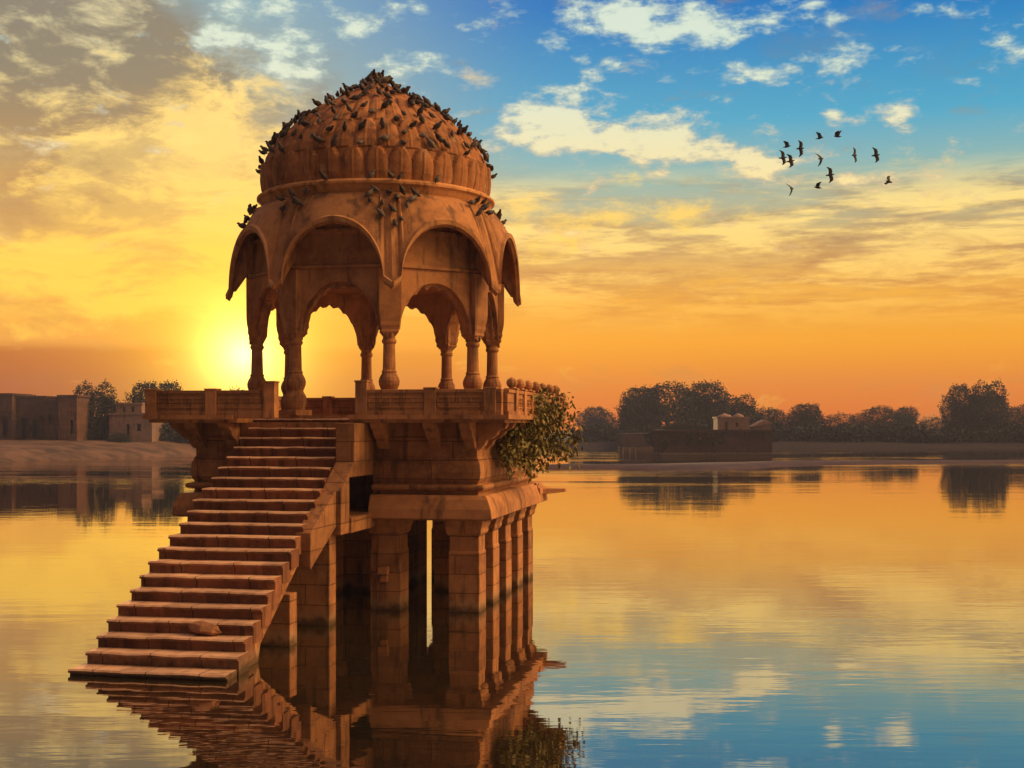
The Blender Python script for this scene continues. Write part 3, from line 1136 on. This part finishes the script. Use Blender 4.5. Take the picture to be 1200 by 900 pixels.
def undergrowth(name, xa, xb, dist, zb, h, n, seed, label):
    rnd = random.Random(seed)
    mb = MB()
    X0, X1 = wx(xa, dist), wx(xb, dist)
    for i in range(n):
        x = rnd.uniform(X0, X1)
        d = dist + rnd.uniform(0, 9)
        hh = h * (0.75 + 0.45 * mnoise.noise(Vector((x * 0.16, seed, 0))) + 0.25 * mnoise.noise(Vector((x * 0.6, seed, 4))))
        z = zb + hh * rnd.random() ** 0.8
        leaf(mb, Vector((x, d, z)), Vector((rnd.gauss(0, 1), rnd.gauss(0, 1), rnd.gauss(0, .7))), Vector((rnd.gauss(0, 1), rnd.gauss(0, 1), rnd.gauss(.5, 1))), rnd.uniform(.4, .8), rnd.uniform(.12, .26))
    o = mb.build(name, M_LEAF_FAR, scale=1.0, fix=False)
    tag(o, label, "undergrowth", None, "stuff")


undergrowth("shore_undergrowth", 670, 1300, 193, 0.3, 3.6, 24000, 3, "dark scrub lining the foot of the trees along the far shore")
undergrowth("bank_undergrowth", 95, 330, 151, 1.4, 2.2, 7000, 8, "dark scrub behind the pale house on the left bank")

hz = MB()
hz.box(-495, 495, -55, 445, -1.6, 19)
hm = bpy.data.materials.new("haze_air")
hm.use_nodes = True
hm.node_tree.nodes.clear()
hq = NG(hm.node_tree)
ho = hq.n('ShaderNodeOutputMaterial')
pv_ = hq.n('ShaderNodeVolumePrincipled')
pv_.inputs['Color'].default_value = (0.46, 0.54, 0.90, 1)
pv_.inputs['Density'].default_value = 0.0007
pv_.inputs['Anisotropy'].default_value = 0.0
hq.link(pv_.outputs[0], ho.inputs['Volume'])
haze = hz.build("haze", hm, scale=1.0)
haze['kind'] = 'stuff'

# ------------------------------------------------------------------ far buildings
def wall_with_openings(mb, x0, x1, y0, y1, z0, z1, openings):
    """front wall at y0..y1 with real openings (list of x0, x1, z0, z1), sorted by x"""
    x = x0
    for ox0, ox1, oz0, oz1 in openings:
        mb.box(x, ox0, y0, y1, z0, z1)
        if oz0 > z0:
            mb.box(ox0, ox1, y0, y1, z0, oz0)
        mb.box(ox0, ox1, y0, y1, oz1, z1)
        x = ox1
    mb.box(x, x1, y0, y1, z0, z1)


def block(parent, nm, xa, xb, yt, yb, depth, deep, opens, mat):
    X0, X1, Z1, Z0 = wx(xa, depth), wx(xb, depth), wz(yt, depth), wz(yb, depth)
    m = MB()
    ow = [(wx(a, depth), wx(b, depth), wz(d, depth), wz(c, depth)) for a, b, c, d in opens]
    wall_with_openings(m, X0, X1, depth, depth + 0.5, Z0 - 1, Z1, ow)
    m.box(X0, X1, depth + 1.4, depth + deep, Z0 - 1, Z1 - 0.05)
    m.box(X0 - .12, X1 + .12, depth - .15, depth + deep + .1, Z1 + 0.003, Z1 + .22)
    m.box(X0, X0 + .5, depth + .502, depth + 1.398, Z0 - 1, Z1 - 0.01)
    m.box(X1 - .5, X1, depth + .502, depth + 1.398, Z0 - 1, Z1 - 0.01)
    o = m.build(nm, mat, parent, scale=1.0)
    return o


D1 = 146
fort = empty("fort_wall", (0, 0, 0))
tag(fort, "brown stone fort wall with dark arched openings at the left edge of the far bank", "building")
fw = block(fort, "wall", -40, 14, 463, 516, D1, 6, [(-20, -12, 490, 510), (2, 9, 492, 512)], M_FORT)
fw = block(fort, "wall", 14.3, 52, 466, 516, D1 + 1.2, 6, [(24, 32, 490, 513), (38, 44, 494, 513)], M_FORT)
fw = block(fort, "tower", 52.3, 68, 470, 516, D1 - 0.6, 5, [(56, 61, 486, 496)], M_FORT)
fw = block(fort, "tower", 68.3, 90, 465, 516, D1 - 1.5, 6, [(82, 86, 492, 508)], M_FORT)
cr = MB()
for xp in (53.5, 57, 60.5, 64, 67):
    X = wx(xp, D1 - .6)
    cr.box(X - .1, X + .1, D1 - .5, D1 - .1, wz(470, D1 - .6) + .23, wz(466.5, D1 - .6) + .2)
cr.build("crenel", M_FORT, fw, scale=1.0)
house = empty("pale_house", (0, 0, 0))
tag(house, "pale flat roofed house between two dark trees on the left bank", "building")
hw = block(house, "wall", 128, 178, 486, 513, 148, 5, [(148, 152, 497, 511), (160, 165, 497, 505)], M_PALE)
hw = block(house, "upper_storey", 136, 166, 474, 485.5, 149.5, 4, [(144, 147, 477, 483), (154, 157, 477, 483)], M_PALE)

terr = empty("stone_terrace", (0, 0, 0))
tag(terr, "dark red stone embankment terrace standing in the water below the big tree clump", "terrace")
DT = 148
m = MB()
X0, X1 = wx(766, DT), wx(905, DT)
m.prism([(X0, DT), (X1, DT), (X1 + 1.2, DT + 9), (X0 + 1.3, DT + 9)], 2, -1, wz(506, DT))
m.prism([(X0 - .25, DT - .25), (X1 + .25, DT - .25), (X1 + 1.4, DT + 9.2), (X0 + 1.2, DT + 9.2)], 2, wz(506, DT) + .003, wz(503.6, DT))
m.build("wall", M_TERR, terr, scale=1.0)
m = MB()
for k in range(5):
    m.box(X0 + .6 + k * .25, X0 + 5.4 - k * .25, DT - 2.0 + k * .4, DT - .003, -.5, .2 + .22 * k)
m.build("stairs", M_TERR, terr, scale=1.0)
m = MB()
m.box(wx(730, 182), wx(772, 182), 182, 192, -1, wz(508, 182))
m.build("rear_wall", M_TERR, terr, scale=1.0)
undergrowth("terrace_creeper", 766, 848, 147.6, 1.0, 1.9, 1500, 12, "dark creeper and weeds hanging along the left part of the stone terrace wall")
shrine = empty("pale_shrine", (0, 0, 0))
tag(shrine, "small pinkish flat roofed building on the right half of the stone terrace", "building")
DS = DT + 2
block(shrine, "wall", 841, 878, 490.5, 504, DS, 3.2, [(850, 852.5, 494, 503.8), (862, 865, 495, 500)], M_PALE)
sh2 = MB()
for cx_, w_ in ((852, 1.0), (868, .8)):
    sh2.ngon([(w_, wz(490, DS)), (w_ * .98, wz(489, DS)), (w_ * .7, wz(486.5, DS)), (w_ * .3, wz(485, DS)), (.04, wz(484, DS))], 14, 0, wx(cx_, DS), DS + 1.6)
sh2.build("dome", M_PALE, shrine, scale=1.0, smooth=True)
hut = empty("pale_hut", (0, 0, 0))
tag(hut, "small pinkish hut with a sloping roof at the right corner of the stone terrace", "hut")
m = MB()
X0, X1 = wx(884, DS), wx(903, DS)
m.prism([(X0, wz(504, DS)), (X1, wz(504, DS)), (X1, wz(496, DS)), (X0 + .3, wz(499, DS)), (X0, wz(500, DS))], 1, DS, DS + 2.6)
m.build("wall", M_PALE, hut, scale=1.0)
m = MB()
m.prism([(X0 - .2, wz(499.8, DS)), (X0 + .9, wz(493.5, DS)), (X1 - .5, wz(492, DS)), (X1 + .2, wz(495.6, DS)), (X1 + .2, wz(496.0, DS)), (X0 - .2, wz(500.2, DS))], 1, DS - .2, DS + 2.8)
m.build("roof", M_PALE, hut, scale=1.0)

stk0 = None
for i, (xp, yb, h) in enumerate([(724, 529.5, .75), (729, 530, .6), (737, 529, .45), (744, 529.5, .55)]):
    d = 1500 * CAM_Z / (yb - 497)
    if stk0 is None:
        m = MB()
        m.tube([(0, 0, -.6), (0.02, 0, .3), (0.05, 0, .7)], [.16, .15, .12], 8)
        stk0 = o = m.build("mooring_post", M_BARK, scale=1.0)
    else:
        o = stk0.copy()
        COL.objects.link(o)
    o.location = (wx(xp, d), d, 0)
    o.scale = (1, 1, h / .7)
    tag(o, "short dark post standing in shallow water left of the stone terrace", "post", "posts in the shallows by the terrace")


# ------------------------------------------------------------------ birds
def ring(c, ax, up, rx, ry, n=8):
    s = ax.cross(up).normalized()
    u2 = s.cross(ax).normalized()
    return [c + s * rx * math.cos(2 * math.pi * k / n) + u2 * ry * math.sin(2 * math.pi * k / n) for k in range(n)]


def loft_bird(secs, n=8):
    """secs: (centre, half width, half height); local x is forward, z up"""
    mb = MB()
    rings = []
    for i, (c, rx, ry) in enumerate(secs):
        a = Vector(secs[max(0, i - 1)][0])
        b = Vector(secs[min(len(secs) - 1, i + 1)][0])
        ax = (b - a).normalized()
        rings.append([tuple(p) for p in ring(Vector(c), ax, Vector((-.3, 0, 1)), rx, ry, n)])
    mb.loft(rings)
    return mb


def perched(name, up):
    cz = math.sin(up)
    cx_ = math.cos(up)

    def P(t, o=0.0):
        return (t * cx_ - o * cz, 0, t * cz + o * cx_ + 0.11)
    secs = [(P(-.17, -.01), .024, .008), (P(-.15), .034, .016), (P(-.10), .050, .038), (P(-.05), .080, .070), (P(.02), .096, .092), (P(.08), .086, .084),
            ((P(.13)[0] + .008, 0, P(.13)[2] + .012), .058, .060), ((P(.15)[0] + .014, 0, P(.15)[2] + .040), .042, .044),
            ((P(.16)[0] + .030, 0, P(.16)[2] + .062), .042, .042), ((P(.16)[0] + .058, 0, P(.16)[2] + .062), .030, .030), ((P(.16)[0] + .076, 0, P(.16)[2] + .058), .009, .009), ((P(.16)[0] + .098, 0, P(.16)[2] + .050), .003, .003)]
    mb = loft_bird(secs)
    for s in (-1, 1):                          # feet
        mb.tube([(-.01, s * .028, .07), (.0, s * .03, -.03)], [.008, .006], 5)
    me_o = mb.build(name, M_BIRD, scale=1.0, smooth=True)
    return me_o


pv = [perched("pigeon", a) for a in (R(8), R(28), R(46))]
pv_used = [False] * 3
SEG = [("dark pigeon packed into the flock that hides the dome's pointed crown", "pigeons packed on the dome crown"),
       ("dark pigeon perched on the dome's left shoulder, clear of the packed crown", "pigeons on the dome's left shoulder"),
       ("dark pigeon perched on the dome's right shoulder, clear of the packed crown", "pigeons on the dome's right shoulder"),
       ("dark pigeon roosting in the row along the tips of the dome's lowest petals", "pigeons in a row above the lowest petals"),
       ("dark pigeon on the stone valley between the two front eaves below the dome", "pigeons between the front eaves"),
       ("dark pigeon huddled on the left outer corner of the curved eaves", "pigeons on the left eave corner"),
       ("dark pigeon huddled on the right outer corner of the curved eaves", "pigeons on the right eave corner"),
       ("dark pigeon on the ledge ring at the foot of the dome", "pigeons on the ledge under the dome")]
rb = random.Random(5)


def put_bird(p, seg, var=None, rz=None, sc=None):
    v = rb.randrange(3) if var is None else var
    if pv_used[v]:
        o = pv[v].copy()
        COL.objects.link(o)
    else:
        o = pv[v]
        pv_used[v] = True
    o.location = p
    o.rotation_euler = (0, rb.uniform(-.1, .1), rb.uniform(0, 2 * math.pi) if rz is None else rz)
    s = rb.uniform(.46, .70) if sc is None else sc
    o.scale = (s, s, s)
    tag(o, SEG[seg][0], "pigeon", SEG[seg][1])


def dome_pt(th, z):
    """th: bearing round the dome, 0 = toward the viewer, + to the right"""
    for i in range(len(prof) - 1):
        if prof[i][1] <= z <= prof[i + 1][1]:
            f = (z - prof[i][1]) / (prof[i + 1][1] - prof[i][1])
            r = prof[i][0] * (1 - f) + prof[i + 1][0] * f
            break
    else:
        r = 6
    r += 1.5
    th0 = math.atan2(-PC.x, PC.y) + th         # bearing toward the camera
    w = Vector((math.sin(th0), -math.cos(th0)))
    return Vector((PC.x + w.x * r * U, PC.y + w.y * r * U, z * U))


placed = []


def ok(p, dmin):
    if all((p - q).length > dmin for q in placed):
        placed.append(p)
        return True
    return False


cnt = 0
for _try in range(6000):                       # crown
    if cnt >= 70:
        break
    z = 606 - abs(rb.gauss(0, 33))
    if z < 552 or z > 603:
        continue
    p = dome_pt(rb.uniform(-1.9, 1.9), z)
    if ok(p, .15):
        put_bird(p, 0)
        cnt += 1
for (th, z) in ((.9, 605), (-1.2, 606), (1.7, 604), (-2.2, 605)):
    put_bird(Vector((PC.x + math.sin(th) * 5 * U, PC.y - math.cos(th) * 4 * U, z * U)), 0)
for sgn, seg in ((-1, 1), (1, 2)):             # shoulders, the outline thickly lined
    for z in (553, 549, 546, 542, 539, 535, 532, 528, 524, 520, 516, 511, 506, 500, 494, 486):
        p = dome_pt(sgn * rb.uniform(1.36, 1.62), z + rb.uniform(-2, 2))
        if ok(p, .10):
            put_bird(p, seg)
    n = 0
    for _try in range(4000):
        if n >= 22:
            break
        p = dome_pt(sgn * rb.uniform(.05, 1.3), rb.uniform(506, 552))
        if ok(p, .30):
            put_bird(p, seg)
            n += 1
for k in range(-6, 7):                         # the row on the petal tips
    if k in (-4, 5):
        continue
    p = dome_pt(k * 2 * math.pi / 32 + .06 + rb.uniform(-.05, .05), 497 + rb.uniform(-1, 1) + (4 if k % 3 == 0 else 0))
    if ok(p, .15):
        put_bird(p, 3)
for th in (-.05, .12, .18, -.42, .5):          # ledge ring
    p = dome_pt(th, 470)
    p = Vector((p.x, p.y - .07, 459.5 * U))
    put_bird(p, 7)
vf = vang[0]


def ridge_pt(vk, t, off=0.0):
    ap = AI + (AO - AI) * t ** .8
    Rr = ap / math.cos(R(22.5)) + 1.0
    z = (ZI - 4) + (ZC - ZI + 4) * t ** 1.35
    a = vang[vk] + off
    return ab(Rr * math.cos(a), Rr * math.sin(a), z + 1.5)


for t, off in ((.10, 0.0), (.2, .05), (.28, -.06), (.36, .02), (.46, .07), (.05, -.1), (.30, .12), (.42, -.06), (.16, -.16), (.12, .2), (.52, .03), (.08, .1), (.22, .15), (.25, -.14)):
    put_bird(ridge_pt(0, t, off), 4)
for vk, seg in ((6, 5), (2, 6)):
    for t, off in ((.05, 0), (.14, .05), (.22, -.05), (.30, .04), (.36, 0.0), (.10, -.1), (.18, .12), (.26, .0)):
        put_bird(ridge_pt(vk, t, off), seg)
for vk, seg in ((7, 5), (1, 6)):
    for t, off in ((.08, 0), (.2, .05), (.3, -.05), (.05, .12), (.14, -.09), (.25, .1)):
        put_bird(ridge_pt(vk, t, off), seg)


def flying(up, sweep):
    """body along x, wings raised by `up`, swept back by `sweep`; one continuous mesh grown from the body's sides"""
    bm = bmesh.new()
    secs = [(-.17, .035, .006, .0), (-.12, .030, .016, 0), (-.05, .045, .040, 0), (.03, .052, .048, 0), (.10, .040, .038, .005), (.145, .028, .028, .014), (.17, .020, .020, .016), (.20, .004, .004, .010)]
    rings_ = []
    n = 8
    for x, rx, rz_, dz in secs:
        rings_.append([bm.verts.new((x, math.cos(2 * math.pi * (k + .5) / n) * rx, dz + math.sin(2 * math.pi * (k + .5) / n) * rz_)) for k in range(n)])
    fs = {}
    for i in range(len(secs) - 1):
        for k in range(n):
            fs[(i, k)] = bm.faces.new((rings_[i][k], rings_[i + 1][k], rings_[i + 1][(k + 1) % n], rings_[i][(k + 1) % n]))
    bm.faces.new(rings_[0])
    bm.faces.new(rings_[-1][::-1])
    for sgn, kk in ((1, 7), (-1, 3)):
        face = [fs[(2, kk)], fs[(3, kk)]]
        for d, chord, sw in ((.10, 1.08, .02), (.12, .92, -.02), (.09, .40, -.10 * sweep)):
            ret = bmesh.ops.extrude_face_region(bm, geom=face)
            nv = [e for e in ret['geom'] if isinstance(e, bmesh.types.BMVert)]
            nf = [e for e in ret['geom'] if isinstance(e, bmesh.types.BMFace)]
            bmesh.ops.delete(bm, geom=face, context='FACES_ONLY')
            c = sum((v.co for v in nv), Vector()) / len(nv)
            for v in nv:
                v.co = Vector((c.x + (v.co.x - c.x) * chord + sw, c.y + (v.co.y - c.y) * .4 + sgn * d * math.cos(up), c.z + (v.co.z - c.z) * .45 + d * math.sin(up)))
            face = nf
    bmesh.ops.recalc_face_normals(bm, faces=bm.faces)
    me = bpy.data.meshes.new("flying_bird")
    bm.to_mesh(me)
    bm.free()
    me.materials.append(M_FLY)
    for p in me.polygons:
        p.use_smooth = True
    return me


FV = [flying(R(12), 1.2), flying(R(55), 1.0), flying(R(-35), 1.0)]
# image bearing, depth, variant, roll (deg), heading (deg, 0 = flying right), label
FLY = [
    (921.5, 172, 60, 1, 10, -10, "dark bird with raised wings flying at the upper left tip of the flock"),
    (917, 185, 61, 0, 84, 10, "leftmost bird of the flock, banked with its wings upright"),
    (926, 189, 59, 0, 70, -5, "bird just right of and below the leftmost one, overlapping it"),
    (937.5, 174, 58, 0, 100, 15, "large upright-winged bird right of the tight left cluster"),
    (960, 162, 62, 1, 0, -20, "small bird with folded wings at the top middle of the flock"),
    (982, 160, 60, 1, -12, 150, "topmost bird of the flock, wings lifted steeply"),
    (961.7, 186, 60, 2, 82, 40, "slim dark bird in the very middle of the flock"),
    (1001, 182, 61, 0, 88, 40, "spindle shaped bird between the middle of the flock and its right end"),
    (1026, 182, 58, 0, 80, 5, "large bird with upright wings second from the flock's right end"),
    (972.5, 205, 58, 0, 90, 0, "bird below the flock's middle showing spread wings and a tail to the right"),
    (927.5, 221, 62, 2, 78, 55, "lowest left bird of the flock, seen narrow"),
    (959, 220, 59, 1, -8, 170, "lowest bird near the middle, flapping with spread wings"),
    (1042, 213, 62, 1, 60, 200, "small cross shaped bird alone at the flock's lower right"),
]
for xp, yp, d, v, roll, head, lab in FLY:
    o = bpy.data.objects.new("flying_bird", FV[v])
    COL.objects.link(o)
    o.location = (wx(xp, d), d, wz(yp, d))
    o.rotation_euler = (R(roll), R(-8), R(head))
    o.scale = (1.05, 1.05, 1.05)
    tag(o, lab, "bird", "birds flying over the lake")
